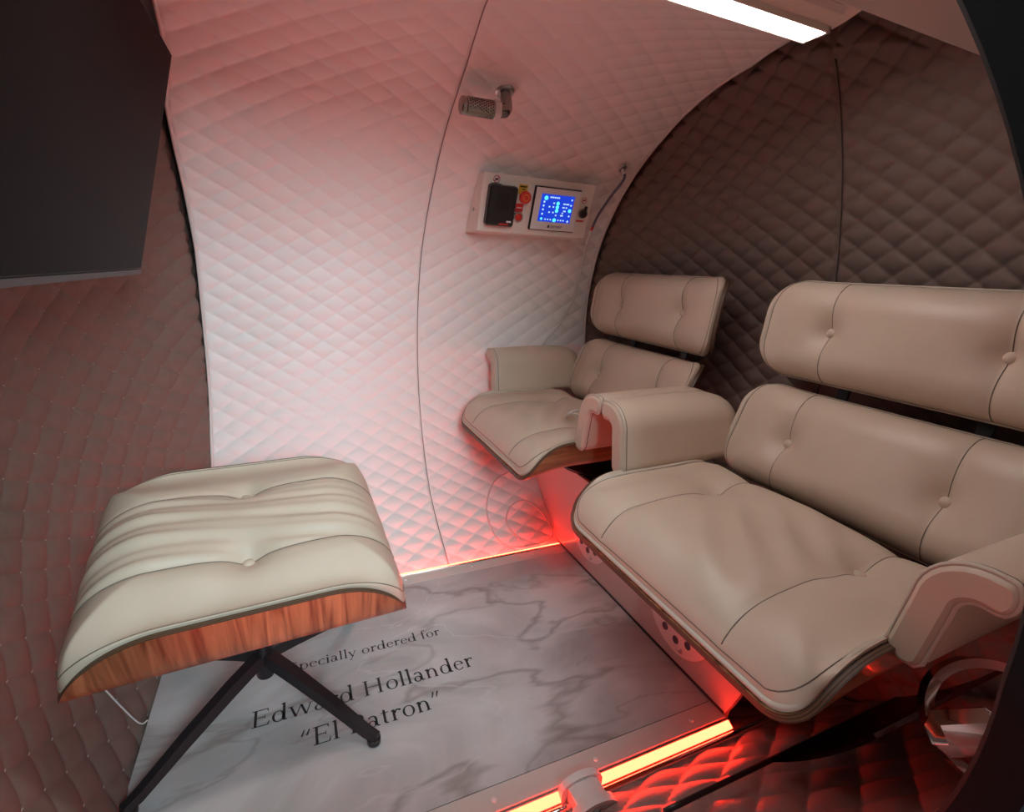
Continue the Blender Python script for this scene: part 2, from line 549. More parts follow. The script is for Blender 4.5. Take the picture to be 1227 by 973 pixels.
# serif lettering, drawn stroke by stroke
def arcs(cx, cy, rx, ry, a0, a1, tk, tn, n=18):
    out = []
    A = np.radians(np.linspace(a0, a1, n))
    pts_o = [(cx + rx * math.cos(a), cy + ry * math.sin(a)) for a in A]
    pts_i = []
    for a in A:
        w = tn + (tk - tn) * abs(math.cos(a)) ** 1.3
        pts_i.append((cx + (rx - w) * math.cos(a), cy + (ry - max(tn, w * .62)) * math.sin(a)))
    for i in range(n - 1):
        out.append([pts_o[i], pts_o[i + 1], pts_i[i + 1], pts_i[i]])
    return out
def rc_(x0, y0, x1, y1): return [[(x0, y0), (x1, y0), (x1, y1), (x0, y1)]]
def sl(x0, y0, x1, y1, w): return [[(x0, y0), (x0 + w, y0), (x1 + w, y1), (x1, y1)]]
K, T_ = .084, .034
XH, CAP, ASC, DSC = .455, .69, .735, -.26
def stem(x, y0, y1, foot=True, flag=True, w=K):
    o = rc_(x, y0, x + w, y1)
    if foot: o += [[(x - .055, y0), (x + w + .055, y0), (x + w + .055, y0 + .016), (x + w, y0 + .036), (x, y0 + .036), (x - .055, y0 + .016)]]
    if flag: o += [[(x - .065, y1 - .045), (x, y1 - .07), (x + w, y1), (x - .01, y1 - .012)]]
    return o
def capserif(x, y, w=K): return rc_(x - .06, y, x + w + .06, y + .026)
G = {
 ' ': (.25, []),
 'l': (.26, stem(.09, 0, ASC)),
 'i': (.26, stem(.09, 0, XH) + arcs(.127, .61, .05, .05, 0, 360, .05, .05)),
 'o': (.50, arcs(.25, .22, .215, .235, 0, 360, K, T_)),
 'c': (.43, arcs(.25, .22, .21, .235, 48, 322, K, T_) + arcs(.36, .375, .035, .035, 0, 360, .035, .035)),
 'e': (.45, arcs(.235, .22, .20, .235, 10, 318, K, T_) + rc_(.06, .245, .43, .273)),
 'a': (.46, arcs(.20, .29, .165, .165, 0, 150, K, T_ + .01) + rc_(.29, .05, .365, .30) + arcs(.185, .125, .15, .135, 0, 360, K * .9, T_) + [[(.29, .09), (.365, .06), (.44, .03), (.42, 0), (.34, 0)]]),
 'd': (.55, arcs(.235, .22, .20, .235, 0, 360, K, T_) + stem(.375, 0, ASC, foot=False) + [[(.449, 0), (.51, 0), (.51, .03), (.449, .06)]]),
 'p': (.55, arcs(.305, .22, .205, .235, 0, 360, K, T_) + stem(.10, DSC, XH)),
 'r': (.39, stem(.09, 0, XH) + arcs(.27, .26, .13, .19, 40, 165, K * .8, T_ + .02) + arcs(.345, .395, .042, .042, 0, 360, .042, .042)),
 'n': (.57, stem(.09, 0, XH) + arcs(.285, .27, .165, .185, 0, 165, K, T_ + .012) + stem(.376, 0, .29, flag=False)),
 't': (.34, rc_(.11, .06, .11 + K, .56) + rc_(.03, .42, .30, .452) + arcs(.21, .10, .10, .105, 180, 300, K, T_ + .012)),
 'f': (.33, stem(.10, 0, .56, flag=False) + arcs(.245, .56, .145, .185, 50, 180, K, T_ + .012) + arcs(.315, .68, .036, .036, 0, 360, .036, .036) + rc_(.02, .42, .28, .452)),
 'y': (.50, sl(.03, XH, .225, .02, .085) + sl(.40, XH, .15, -.16, .038) + rc_(-.01, XH - .024, .17, XH) + rc_(.33, XH - .024, .49, XH) + arcs(.125, -.16, .065, .075, 190, 350, .05, .04) ),
 'w': (.80, sl(.04, XH, .19, 0, .082) + sl(.395, XH, .215, 0, .036) + sl(.37, XH, .52, 0, .082) + sl(.71, XH, .548, 0, .036) + rc_(-.01, XH - .024, .18, XH) + rc_(.64, XH - .024, .80, XH)),
 'E': (.62, rc_(.11, 0, .195, CAP) + rc_(.04, 0, .54, .032) + rc_(.04, CAP - .032, .52, CAP) + rc_(.19, .345, .44, .375) + [[(.50, 0), (.555, 0), (.585, .16), (.562, .16)]] + [[(.49, CAP), (.535, CAP), (.55, .56), (.525, .56)]] + rc_(.425, .29, .447, .43)),
 'H': (.83, rc_(.12, 0, .205, CAP) + rc_(.60, 0, .685, CAP) + rc_(.2, .345, .61, .378) + capserif(.12, 0, .085) + capserif(.12, CAP - .026, .085) + capserif(.60, 0, .085) + capserif(.60, CAP - .026, .085)),
 'P': (.60, rc_(.12, 0, .205, CAP) + capserif(.12, 0, .085) + rc_(.05, CAP - .028, .30, CAP) + arcs(.29, .495, .25, .195, -90, 90, .085, .03) + rc_(.2, .30, .30, .33)),
 'S': (.50, arcs(.25, .52, .185, .175, 35, 262, K, T_ + .01) + arcs(.25, .175, .20, .185, -150, 82, K * 1.1, T_ + .01) + rc_(.385, .52, .408, .68) + rc_(.05, .02, .075, .19)),
 '\u201c': (.40, [[(.06, .46), (.13, .47), (.20, .70), (.16, .70)], [(.22, .46), (.29, .47), (.36, .70), (.32, .70)]]),
 '\u201d': (.40, [[(.06, .45), (.10, .45), (.20, .69), (.13, .70)], [(.22, .45), (.26, .45), (.36, .69), (.29, .70)]]),
}
def text_line(txt, x0, x1, ybase, zh, track=.0):
    tot = sum(G[c][0] + track for c in txt)
    s = (x1 - x0) / tot
    mb = MB(); x = 0
    for c in txt:
        w, polys = G[c]
        for pl in polys:
            mb.add([(x0 + (x + px) * s - OFl[0], ybase + py * s * zh - OFl[1], .0006) for px, py in pl], [tuple(range(len(pl)))])
        x += w + track
    return mb.build('lettering', INK, floor, smooth=False)
text_line('Specially ordered for', -.078, .392, 1.380, 1.0)
text_line('Edward Hollander', -.172, .456, 1.211, 1.02)
text_line('\u201cEl Patron\u201d', -.055, .325, 1.102, 1.02)

# red strip lights along the floor edges
def led(name_label, x0, x1, y, w, z, m, tilt):
    root = tag(empty('led_strip', ((x0 + x1) / 2, y, z - .008)), name_label, 'strip light', None)
    L = x1 - x0
    root.rotation_euler = (math.radians(tilt), 0, 0)
    MB().box((0, 0, .001), (L, w + .006, .010)).build('channel', STEEL, root, smooth=False)
    MB().box((0, 0, .0085), (L, w, .006), bev=.0015).build('diffuser', m, root, smooth=False)
    return root
led('red glowing light strip along the front floor border beside the chrome rail', -.40, 1.055, .764, .022, -.004, LED_ON2, 30)
led('thin red light strip between the floor and the white quilted wall', -.33, 1.055, 1.756, .010, .002, LED_ON, -48)

# ------------------------------------------------------------------ seat platform (riser)
plat = tag(empty('platform', (1.06, 1.27, 0)), 'glossy cream riser carrying the lounge chairs', kind='structure')
OP = np.array([1.06, 1.27, 0])
def chord(z, r=R - .004):
    return math.sqrt(max(r * r - (z - ZC) ** 2, 0))
zs = np.linspace(-.03, .38, 24)
ya = np.array([.790 - .30 * max(z, 0) ** .9 for z in zs]); yb = np.array([YC + chord(z) for z in zs])
ya[0:4] = ya[0:4]
F1 = np.stack([np.stack([np.full(24, 1.06), ya, zs], -1), np.stack([np.full(24, 1.06), yb, zs], -1)], 1) - OP
F2 = F1 + np.array([.02, 0, 0])
mb = MB().grid(F1).grid(F2, flip=True).grid(np.stack([F1[:, 0], F2[:, 0]], 1)).grid(np.stack([F1[:, 1], F2[:, 1]], 1)).grid(np.stack([F1[-1], F2[-1]]))
mb.build('riser_panel', RISER, plat, angle=30)
MB().box(np.array([1.25, 1.36, .365]) - OP, (.36, 1.36, .03), bev=.004).build('deck', BLACK, plat, smooth=False)
MB().tube(np.array([[1.058, .79, .003], [1.058, 1.775, .003]]) - OP, .0035, 6).build('joint_seal', BLACK, plat)

def vent(y, z, label):
    root = tag(empty('vent_plate', (1.0585, y, z)), label, 'vent', None)
    MB().lathe([(0, .004), (.136, .004), (.140, .002), (.140, 0)], (-1, 0, 0), (0, 0, 0), 48).build('plate', WHITEPL, root, angle=40)
    spots = [(.052 * math.cos(a), .052 * math.sin(a)) for a in np.arange(6) * PI / 3 + .3] + [(.095 * math.cos(a), .095 * math.sin(a)) for a in np.arange(11) * 2 * PI / 11 + .1] + [(0, 0)]
    for dy, dz in spots:
        MB().lathe([(.0, .0044), (.0118, .0044), (.0122, .0052), (.0130, .0052), (.0132, .0038)], (-1, 0, 0), (0, dy, dz), 16).build('hole', [HOLE], root)
    for a in (-PI / 2 - .25, PI / 2 - .2):
        MB().lathe([(0, .010), (.006, .009), (.009, .006), (.009, .003)], (-1, 0, 0), (0, .120 * math.cos(a), .120 * math.sin(a)), 12).build('bolt', STEEL, root)
    return root
vent(1.535, .195, 'round perforated white vent plate near the quilted wall, under the chairs')
vent(1.005, .180, 'round perforated white vent plate lower and nearer the door, on cream riser')

# ------------------------------------------------------------------ upholstered pads
def pad_coords(a, b, rc, nu, nv):
    tv = np.linspace(-1, 1, nv); v = b * np.sin(PI / 2 * tv)
    tu = np.linspace(-1, 1, nu); su = np.sign(tu) * (1 - (1 - np.abs(tu)) ** 1.35)
    over = np.maximum(np.abs(v) - (b - rc), 0)
    w = a - rc + np.sqrt(np.maximum(rc * rc - over ** 2, 0))
    U = su[None, :] * w[:, None]; V = np.repeat(v[:, None], nu, 1)
    qx = np.abs(U) - (a - rc); qy = np.abs(V) - (b - rc)
    D = rc - (np.hypot(np.maximum(qx, 0), np.maximum(qy, 0)) + np.minimum(np.maximum(qx, qy), 0))
    return U, V, np.maximum(D, 0)
def perim(A):
    return np.concatenate([A[0, :-1], A[:-1, -1], A[-1, :0:-1], A[:0:-1, 0]])

class Bent:
    """sheet bent about its v axis: flat for |u|<u0, then an arc of radius rho; kv(v,u) lifts it"""
    def __init__(s, O, eu, ev, en, u0, rho, kv=None, phm=9.0):
        s.phm = phm
        s.O, s.eu, s.ev, s.en = [np.array(q, float) for q in (O, eu, ev, en)]
        s.u0, s.rho, s.kv = u0, rho, kv
    def __call__(s, u, v, h):
        u, v, h = np.broadcast_arrays(np.asarray(u, float), np.asarray(v, float), np.asarray(h, float))
        au = np.abs(u); sg = np.sign(u)
        U, W, ph = s.sheet(au)
        return s.flat(sg * (U - h * np.sin(ph)), v, W + h * np.cos(ph))
    def sheet(s, au):
        p0 = np.maximum(au - s.u0, 0) / s.rho
        ph = np.minimum(p0, s.phm)
        ex = (p0 - ph) * s.rho
        return np.minimum(au, s.u0) + s.rho * np.sin(ph) + ex * np.cos(ph), s.rho * (1 - np.cos(ph)) + ex * np.sin(ph), ph
    def flat(s, U, v, W):
        if s.kv is not None: W = W + s.kv(v, U)
        return s.O + U[..., None] * s.eu + v[..., None] * s.ev + W[..., None] * s.en

def upholstery(root, bent, a, b, rc, T, e, seam, vb, names, off, shell_mat, wrinkle=None, nu=96, nv=96, crown=.008, shell_t=.013, dimple=.030, shell_gap=.006, seam_cut=.011):
    off = np.array(off, float)
    U, V, D = pad_coords(a, b, rc, nu, nv)
    # edge line of the pad in the bent frame: horizontal reach and height for every row
    Ue, We, _ = bent.sheet(np.abs(U[:, -1]))
    ve = V[:, 0]
    Su = U / np.maximum(U[:, -1:], 1e-6)
    Us = Su * Ue[:, None]
    pe = np.concatenate([np.stack([Ue, ve], -1), np.stack([-Ue, ve], -1)])
    def H(u, v):
        """height of the pad top above the flat sheet at bent-frame position (u, v)"""
        sh = u.shape
        q = np.stack([u.ravel(), v.ravel()], -1)
        d = np.sqrt(np.min((q[:, None, 0] - pe[None, :, 0]) ** 2 + (q[:, None, 1] - pe[None, :, 1]) ** 2, axis=1)).reshape(sh)
        d = np.minimum(d, np.minimum(np.abs(b - np.abs(v)), np.abs(np.interp(v, ve, Ue) - np.abs(u))))
        we = np.interp(v, ve, We)
        t = np.minimum(d / e, 1)
        edge = np.sqrt(np.maximum(1 - (1 - t) ** 2, 0))
        # keep the wings' height only near the wings
        side = np.clip((np.abs(u) / np.maximum(np.interp(v, ve, Ue), 1e-6) - .55) / .45, 0, 1)
        we = we * side * side
        h = (we + .012) * (1 - edge) + T * edge
        h = h + crown * edge * (np.cos(PI * np.clip(u / seam, -1, 1)) * .5)
        g = np.exp(-((np.abs(u) - seam) / .008) ** 2) * .40 + np.exp(-((np.abs(u) - seam) / .030) ** 2) * .60
        h = h - seam_cut * g * edge
        rr2 = (np.abs(u) - seam) ** 2 + (v - vb) ** 2
        h = h - dimple * edge * (.55 * np.exp(-rr2 / .0011) + .45 * np.exp(-rr2 / .0060))
        if wrinkle is not None: h = h + wrinkle(u, v) * edge
        return h
    Ht = H(Us, V)
    top = bent.flat(Us, V, Ht) - off
    bot = bent(U, V, np.zeros_like(U)) - off
    mb = MB().grid(top).grid(bot, flip=True)
    pt, pb = perim(top), perim(bot)
    mb.grid(np.stack([pt, pb]), closed_u=True)
    cu = mb.build(names[0], LEATHER, root)
    # shell: laminated sheet a little larger than the pad
    gr = shell_gap
    U2, V2, D2 = pad_coords(a + gr, b + gr, rc + gr, 64, 64)
    hs = np.linspace(-.001, -.001 - shell_t, 6)
    tp = bent(U2, V2, np.full_like(U2, hs[0])) - off
    bt = bent(U2, V2, np.full_like(U2, hs[-1])) - off
    ms = MB().grid(tp, mi=0).grid(bt, flip=True, mi=0)
    for i in range(5):
        p0 = perim(bent(U2, V2, np.full_like(U2, hs[i])) - off); p1 = perim(bent(U2, V2, np.full_like(U2, hs[i + 1])) - off)
        ms.grid(np.stack([p0, p1]), closed_u=True, mi=1 + i % 2)
    sh = ms.build(names[1], [shell_mat, PLY_D, PLY_L], root, angle=35)
    # piping round the pad edge
    pu, pv = perim(U), perim(V)
    k = 1.0
    pp = bent(pu, pv, np.full_like(pu, .0085)) - off
    MB().tube(pp[::2], .0058, 8, closed=True).build('piping', PIPING, cu)
    pd = perim(top[3:-3, 4:-4])
    MB().tube(pd[::2], .0013, 5, closed=True).build('edge_seam', SEAM, cu)
    # seams and buttons
    for sg in (-1, 1):
        vv = np.linspace(-b * .985, b * .985, 90)
        uu = np.full(90, sg * seam)
        ps = bent.flat(uu, vv, H(uu, vv) + .0004) - off
        MB().tube(ps, .0015, 5).build('seam', SEAM, cu)
        u1, v1 = np.array([sg * seam]), np.array([vb])
        hb = H(u1, v1)
        c = (bent.flat(u1, v1, hb) - off)[0]
        c2 = (bent.flat(u1, v1, hb + .01) - off)[0]
        MB().lathe([(.0, .0115), (.006, .0108), (.0115, .0075), (.0145, .002), (.0148, -.006)], c2 - c, c, 18).build('button', LEATHER, cu)
    return cu, sh

# ------------------------------------------------------------------ lounge chairs
def wr_seat(u, v):
    w = np.exp(-((np.abs(u) - .02) / .16) ** 4) * np.exp(-((v - .02) / .20) ** 4)
    return w * .0075 * np.sin(52 * v + 9 * np.sin(5 * u) + 16 * u * u) * (.6 + .4 * np.sin(13 * u + 3)) + .0020 * np.sin(31 * v + 4 * u)
def make_chair(y0, label):
    base = np.array([1.20, y0, .38])
    root = tag(empty('lounge_chair', base), label, 'chair', 'cream leather lounge chairs in a row')
    off = np.array([1.20, 0, .38])
    # seat: u across (y), v towards the front (-x)
    def kseat(v, u):
        f = np.clip((v - .06) / .20, 0, 1)
        return -.030 * f ** 2 + .010 * np.clip((-v) / .25, 0, 1)
    seat = Bent((.960, 0, .545), (0, 1, 0), (-1, 0, 0), (0, 0, 1), .300, .065, kseat, phm=math.radians(82))
    upholstery(root, seat, .430, .275, .135, .100, .10, .200, -.105, ('seat_cushion', 'seat_shell'), off, WALNUT, wr_seat)
    # back: u across, v up, leaning back
    def frame(bx, bz, lean):
        l = math.radians(lean)
        return (bx, 0, bz), (0, 1, 0), (math.sin(l), 0, math.cos(l)), (-math.cos(l), 0, math.sin(l))
    O, eu, ev, en = frame(1.375, .728, 22)
    upholstery(root, Bent(O, eu, ev, en, .235, .17, phm=math.radians(56)), .410, .155, .098, .098, .085, .200, -.012, ('back_cushion', 'back_shell'), off, WALNUT)
    O, eu, ev, en = frame(1.462, 1.056, 7)
    upholstery(root, Bent(O, eu, ev, en, .250, .17, phm=math.radians(56)), .425, .143, .102, .098, .085, .200, .0, ('head_cushion', 'head_shell'), off, WALNUT)
    # braces joining the two back shells, seat bracket, pedestal
    for s in (-1, 1):
        pth = smoothcurve([(1.10, s * .17, .47), (1.30, s * .17, .50), (1.395, s * .17, .62), (1.445, s * .17, .78), (1.478, s * .17, .92), (1.50, s * .17, 1.08)], 6) - off
        mbb = MB()
        for i in range(len(pth) - 1):
            d = pth[i + 1] - pth[i]; L = np.linalg.norm(d); d /= L
            Rm = np.stack([np.cross([0, 1, 0], d), [0, 1, 0], d], 1)
            mbb.box((pth[i] + pth[i + 1]) / 2, (.010, .034, L + .006), Rm, .002)
        mbb.build('back_brace', BLACK, root, smooth=False)
    MB().lathe([(0, 0), (.16, 0), (.16, .010), (.05, .022), (.032, .03), (.032, .13), (.07, .14), (.07, .15), (0, .15)], (0, 0, 1), np.array([1.20, 0, .380]) - off, 32).build('pedestal', BLACK, root, angle=40)
    # armrests: inverted L section, inner cheek and rolled top
    for s in (-1, 1):
        x0, x1 = .855, 1.330
        th = .058
        def section(t, x):
            zb = .640 + .012 * math.sin((x - x0) * 4)
            cl = []
            for k in np.linspace(0, 1, 8): cl.append((.392 + .016 * k, zb + .105 * k))
            c0 = (.408 + .055, zb + .105)
            for k in np.linspace(PI, PI / 2, 9)[1:]: cl.append((c0[0] + .055 * math.cos(k), c0[1] + .055 * math.sin(k)))
            for k in np.linspace(0, 1, 5)[1:]: cl.append((c0[0] + .018 * k, c0[1] + .055 - .001 * k))
            cl = np.array(cl)
            T = np.gradient(cl, axis=0); T /= np.linalg.norm(T, axis=1)[:, None]
            Nn = np.stack([-T[:, 1], T[:, 0]], -1)
            outer = cl + Nn * t / 2; inner = cl - Nn * t / 2
            e1 = [cl[-1] + T[-1] * t * .30 * q + Nn[-1] * t / 2 * p for q, p in ((.45, .92), (.80, .62), (.95, .32), (1.0, 0), (.95, -.32), (.80, -.62), (.45, -.92))]
            e0 = [cl[0] - T[0] * t * .30 * q + Nn[0] * t / 2 * p for q, p in ((.75, -.7), (1.0, 0), (.75, .7))]
            return np.array(list(outer) + e1 + list(inner[::-1]) + e0)
        xs = [0, .003, .009, .024, .05, .12, .20, .28, .36, .40, .435, .455, .468, .475]
        ts = [th - .022, th - .012, th - .004, th, th, th, th, th, th, th - .002, th - .008, th - .018, th - .030, th - .046]
        rings = []
        for dx, t in zip(xs, ts):
            q = section(t, x0 + dx)
            zz_ = q[:, 1] + (-.02 * np.clip((dx - .36) / .115, 0, 1) ** 2) - .010 * dx
            rings.append(np.stack([np.full(len(q), x0 + dx), s * q[:, 0], zz_], -1) - off)
        mb = MB().grid(rings, closed_u=True)
        n = len(rings[0])
        for k in (0, len(rings) - 1):
            o = k * n
            fs = [(i, i + 1, 45 - i, 46 - i) for i in range(19)] + [(19, 20, 21, 22, 23, 24, 25, 26, 27), (46, 47, 48, 49, 0)]
            for f in fs:
                mb.f.append(tuple(o + j for j in f)); mb.m.append(0)
        arm = mb.build('armrest', LEATHER, root, angle=60)
        MB().tube(rings[2], .0042, 6, closed=True).build('piping', PIPING, arm)
        q = np.array(rings[2]) * 1.0
        q[:, 0] += .009
        cen = q.mean(0)
        MB().tube(q, .0022, 5, closed=True).build('edge_seam', SEAM, arm)
    return root
make_chair(.745, 'cream leather lounge chair by the chrome door handle, away from the white quilted wall')
make_chair(1.752, 'cream leather lounge chair next to the white quilted wall, clear nasal piece on its seat')

# ------------------------------------------------------------------ ottoman
def wr_ott(u, v):
    out = np.zeros_like(u)
    w = np.exp(-(u / .125) ** 8)
    side = .25 + .75 * np.clip(np.abs(v + .02) / .20, 0, 1)
    ph = 96 * u + 2.2 * np.sin(6 * v) - 7 * np.abs(v) * np.sin(9 * u)
    out = out + w * side * .0058 * np.sin(ph) + w * side * .0028 * np.sin(2.1 * ph + 5 * v + 1)
    return out
ott = tag(empty('ottoman', (-.13, 1.30, 0)), 'cream leather ottoman with walnut shell on black four-star base', 'ottoman')
offo = np.array([-.13, 1.30, 0])
tl = math.radians(13); yw = math.radians(4)
ev = np.array([math.cos(yw), math.sin(yw), 0])
fw = np.array([-math.sin(yw), math.cos(yw), 0])
eu = fw * math.cos(tl) + np.array([0, 0, 1]) * math.sin(tl)
en = np.cross(ev, eu)
OO = np.array([-.14, 1.335, .402])
upholstery(ott, Bent(OO, eu, ev, en, .215, .055, phm=math.radians(88)), .385, .350, .195, .188, .17, .125, .0, ('cushion', 'shell'), offo, WALNUT_X, wr_ott, nu=150, nv=110, dimple=.036, crown=.012, seam_cut=.013)
MB().lathe([(0, .085), (.021, .085), (.023, .09), (.023, .30), (.05, .31), (.09, .372), (0, .372)], (0, 0, 1), (0, 0, 0), 28).build('post', BLACK, ott, angle=40)
for k, a in enumerate((-44, 46, 136, -140)):
    a = math.radians(a)
    d = np.array([math.cos(a), math.sin(a), 0]); sd = np.array([-d[1], d[0], 0])
    mb = MB()
    L = .365
    prof = [(0.015, .165, .135, .019), (.10, .140, .107, .017), (.22, .094, .064, .015), (.33, .044, .020, .013), (L, .034, .016, .012)]
    rings = []
    for r_, zt, zb, w in prof:
        rings.append([d * r_ + sd * w + [0, 0, zb], d * r_ + sd * w * .8 + [0, 0, zt], d * r_ - sd * w * .8 + [0, 0, zt], d * r_ - sd * w + [0, 0, zb]])
    rings = np.array(rings)
    mb.grid(rings, closed_u=True)
    mb.f.append((0, 1, 2, 3)); mb.m.append(0); o = 4 * (len(prof) - 1); mb.f.append((o + 3, o + 2, o + 1, o)); mb.m.append(0)
    leg = mb.build('leg', BLACK, ott, smooth=False)
    MB().lathe([(0, .0), (.012, .0), (.017, .004), (.017, .016), (.010, .020), (.006, .022), (.006, .034), (0, .034)], (0, 0, 1), d * (L - .012), 16).build('foot_glide', BLACKPL, leg, angle=40)

# ------------------------------------------------------------------ television
tvb = np.array([-.362, 1.66, 1.142]); tvt = np.array([-.228, 1.66, 1.682])
upv = (tvt - tvb); Ht = np.linalg.norm(upv); upv /= Ht
sdv = np.array([0, -1.0, 0]); nv_ = np.cross(upv, sdv); nv_ *= np.sign(nv_[0])
Wt = .96
tv = tag(empty('television', (tvb + np.array([0, -Wt / 2, 0]))), 'switched-off black flat television tilted down on the brown dome', 'television')
Rm = np.stack([sdv, upv, nv_], 1)
def tvp(a, b, c): return Rm @ np.array([a, b, c])
MB().box(tvp(0, Ht / 2, -.020), (Wt, Ht, .035), Rm, .004).build('housing', BEZEL, tv, smooth=False)
MB().box(tvp(0, Ht / 2 + .005, -.0005), (Wt - .014, Ht - .026, .003), Rm, .001).build('screen', SCREEN_OFF, tv, smooth=False)
MB().box(tvp(0, .0085, .0008), (Wt - .004, .013, .003), Rm, .001).build('bottom_bezel', mat('bezel_grey', (.035, .033, .032), .5), tv, smooth=False)
mbk = MB(); mbk.box(tvp(0, Ht / 2, -.055), (.24, .22, .04), Rm, .004); mbk.box(tvp(0, Ht / 2 - .05, -.18), (.07, .07, .24), Rm, .004)
mbk.build('wall_bracket', BLACK, tv, smooth=False)

# ------------------------------------------------------------------ ceiling light bar
lamp = tag(empty('ceiling_light', (.42, .937, 1.755)), 'long white light bar in a cream housing on the chamber ceiling', 'ceiling light')
OL = np.array([.45, .97, 1.755])
def prism_x(prof, x0, x1):
    a = np.array([(x0, y, z) for y, z in prof]); b = np.array([(x1, y, z) for y, z in prof])
    mb = MB().grid(np.stack([a, b]) - OL, closed_u=True)
    n = len(prof)
    mb.f.append(tuple(range(n))); mb.m.append(0); mb.f.append(tuple(range(2 * n - 1, n - 1, -1))); mb.m.append(0)
    return mb
prism_x([(1.030, 1.770), (1.022, 1.754), (.955, 1.752), (.930, 1.756), (.850, 1.775), (.835, 1.800), (.86, 1.835), (1.04, 1.850), (1.06, 1.835)], -.30, 1.19).build('housing', CREAMPL, lamp, angle=25)
MB().box(np.array([.43, .986, 1.7505]) - OL, (1.48, .058, .003)).build('diffuser', LAMP_ON, lamp, smooth=False)
for yy_ in (.9545, 1.0175): MB().box(np.array([.435, yy_, 1.7475]) - OL, (1.49, .005, .014), bev=.001).build('lip', CREAMPL, lamp, smooth=False)
MB().box(np.array([1.1755, .986, 1.7475]) - OL, (.006, .068, .014), bev=.001).build('end_cap', CREAMPL, lamp, smooth=False)

# ------------------------------------------------------------------ control box
bt = np.array([.962, 1.945, 1.553]); bb = np.array([.955, 2.015, 1.344])
upb = bt - bb; Hb = np.linalg.norm(upb); upb /= Hb
rx = np.array([1.0, 0, 0]); upb -= rx * (upb @ rx); upb /= np.linalg.norm(upb)
nb = np.cross(rx, upb); nb *= -np.sign(nb[1])
Rb = np.stack([rx, upb, nb], 1)
Wb = .498
box = tag(empty('control_box', (bt + bb) / 2), 'cream control box with touchscreen and emergency stop on quilted wall', 'control box')
def bp(a, b, c): return Rb @ np.array([a, b, c])
hw, hh = Wb / 2, Hb / 2
V = [bp(-hw, -hh, 0), bp(hw, -hh, 0), bp(hw, hh, 0), bp(-hw, hh, 0)]
c0 = (bt + bb) / 2
def wally(z): return YC + math.sqrt(R * R - (z - ZC) ** 2)
back = []
for (a, b) in ((-hw, -hh), (hw, -hh), (hw, hh), (-hw, hh)):
    p = c0 + bp(a, b, 0)
    back.append(np.array([p[0], wally(p[2]) - .004, p[2]]) - c0)
MB().add(V + back, [(0, 1, 2, 3), (7, 6, 5, 4), (0, 4, 5, 1), (1, 5, 6, 2), (2, 6, 7, 3), (3, 7, 4, 0)]).build('enclosure', CREAMPL, box, smooth=False)
def on_face(name, a, b, c, d, m, parent=None, bev=.002):
    return MB().box(bp(a, b, c), d, Rb, bev).build(name, m, parent or box, smooth=False)
def disc(name, a, b, prof, m, n=24, parent=None, mi=None):
    return MB().lathe(prof, nb, bp(a, b, 0), n).build(name, m, parent or box, angle=35)
def fp(px, py):
    """photo pixel of the face -> face coordinates (bilinear on the seen quad)"""
    q = np.array([(571.5, 276), (700, 284.5), (713.5, 222), (581, 206)], float)
    s, t = .5, .5
    for _ in range(30):
        p = (1 - s) * (1 - t) * q[0] + s * (1 - t) * q[1] + s * t * q[2] + (1 - s) * t * q[3]
        ds = (1 - t) * (q[1] - q[0]) + t * (q[2] - q[3]); dt = (1 - s) * (q[3] - q[0]) + s * (q[2] - q[1])
        e = np.array([px, py]) - p
        D_ = np.linalg.solve(np.stack([ds, dt], 1), e); s += D_[0]; t += D_[1]
    return ((s - .5) * Wb, (t - .5) * Hb)
# intercom speaker
a, b = fp(597, 244)
sp = on_face('intercom', a, b, .018, (.118, .150, .036), BLACKPL, bev=.006)
for k in range(7): MB().box(bp(a - .024 + k * .008, b + .018, .0365), (.003, .062, .0015), Rb).build('grille_slot', mat('slot', (.004, .004, .004), .8) if k == 0 else bpy.data.materials['slot'], sp, smooth=False)
MB().box(bp(a + .036, b - .055, .0368), (.020, .007, .001), Rb).build('print', WHITEPL, sp, smooth=False)
MB().box(bp(a + .016, b - .066, .0368), (.040, .006, .001), Rb).build('print', RED, sp, smooth=False)
# round prohibition stickers
def no_sign(px, py, r):
    a, b = fp(px, py)
    o = disc('warning_sticker', a, b, [(0, .0010), (r, .0010), (r, 0)], WHITEPL)
    MB().lathe([(r * .78, .0014), (r * .98, .0014)], nb, bp(a, b, 0), 24).build('red_ring', RED, o)
    Rz = Rb @ np.array([[.7071, -.7071, 0], [.7071, .7071, 0], [0, 0, 1]])
    MB().box(bp(a, b, .0014), (r * 1.7, r * .2, .0004), Rz).build('red_bar', RED, o, smooth=False)
    MB().box(bp(a, b, .0012), (r * .9, r * .5, .0004), Rb).build('symbol', INK, o, smooth=False)
no_sign(594.5, 214.5, .0145)
no_sign(699.5, 239, .013)
a, b = fp(594, 220); on_face('caption', a, b, .0006, (.042, .005, .0008), INK, bev=0)
# emergency stop with yellow plate, red label, red push button
a, b = fp(624.3, 226); on_face('yellow_plate', a, b, .0006, (.038, .036, .0012), YELLOW, bev=0)
on_face('plate_text', a, b + .010, .0014, (.030, .006, .0006), INK, bev=0)
on_face('plate_text', a + .002, b + .000, .0014, (.014, .004, .0006), INK, bev=0)
a, b = fp(624.6, 234)
es = disc('emergency_stop', a, b, [(.017, 0), (.017, .014), (.0235, .016), (.0245, .022), (.0235, .028), (.020, .031), (.013, .0312), (.012, .0295), (.006, .0295), (.005, .0315), (0, .0315)], RED)
MB().lathe([(.013, .0316), (.011, .0316)], nb, bp(a, b, 0), 24).build('arrow_ring', YELLOW, es)
a, b = fp(619.8, 247.5); lb = on_face('red_label', a, b, .0008, (.033, .032, .0014), RED, bev=0)
on_face('label_text', a, b, .0018, (.022, .004, .0005), WHITEPL, parent=lb, bev=0)
a, b = fp(618.3, 258.5)
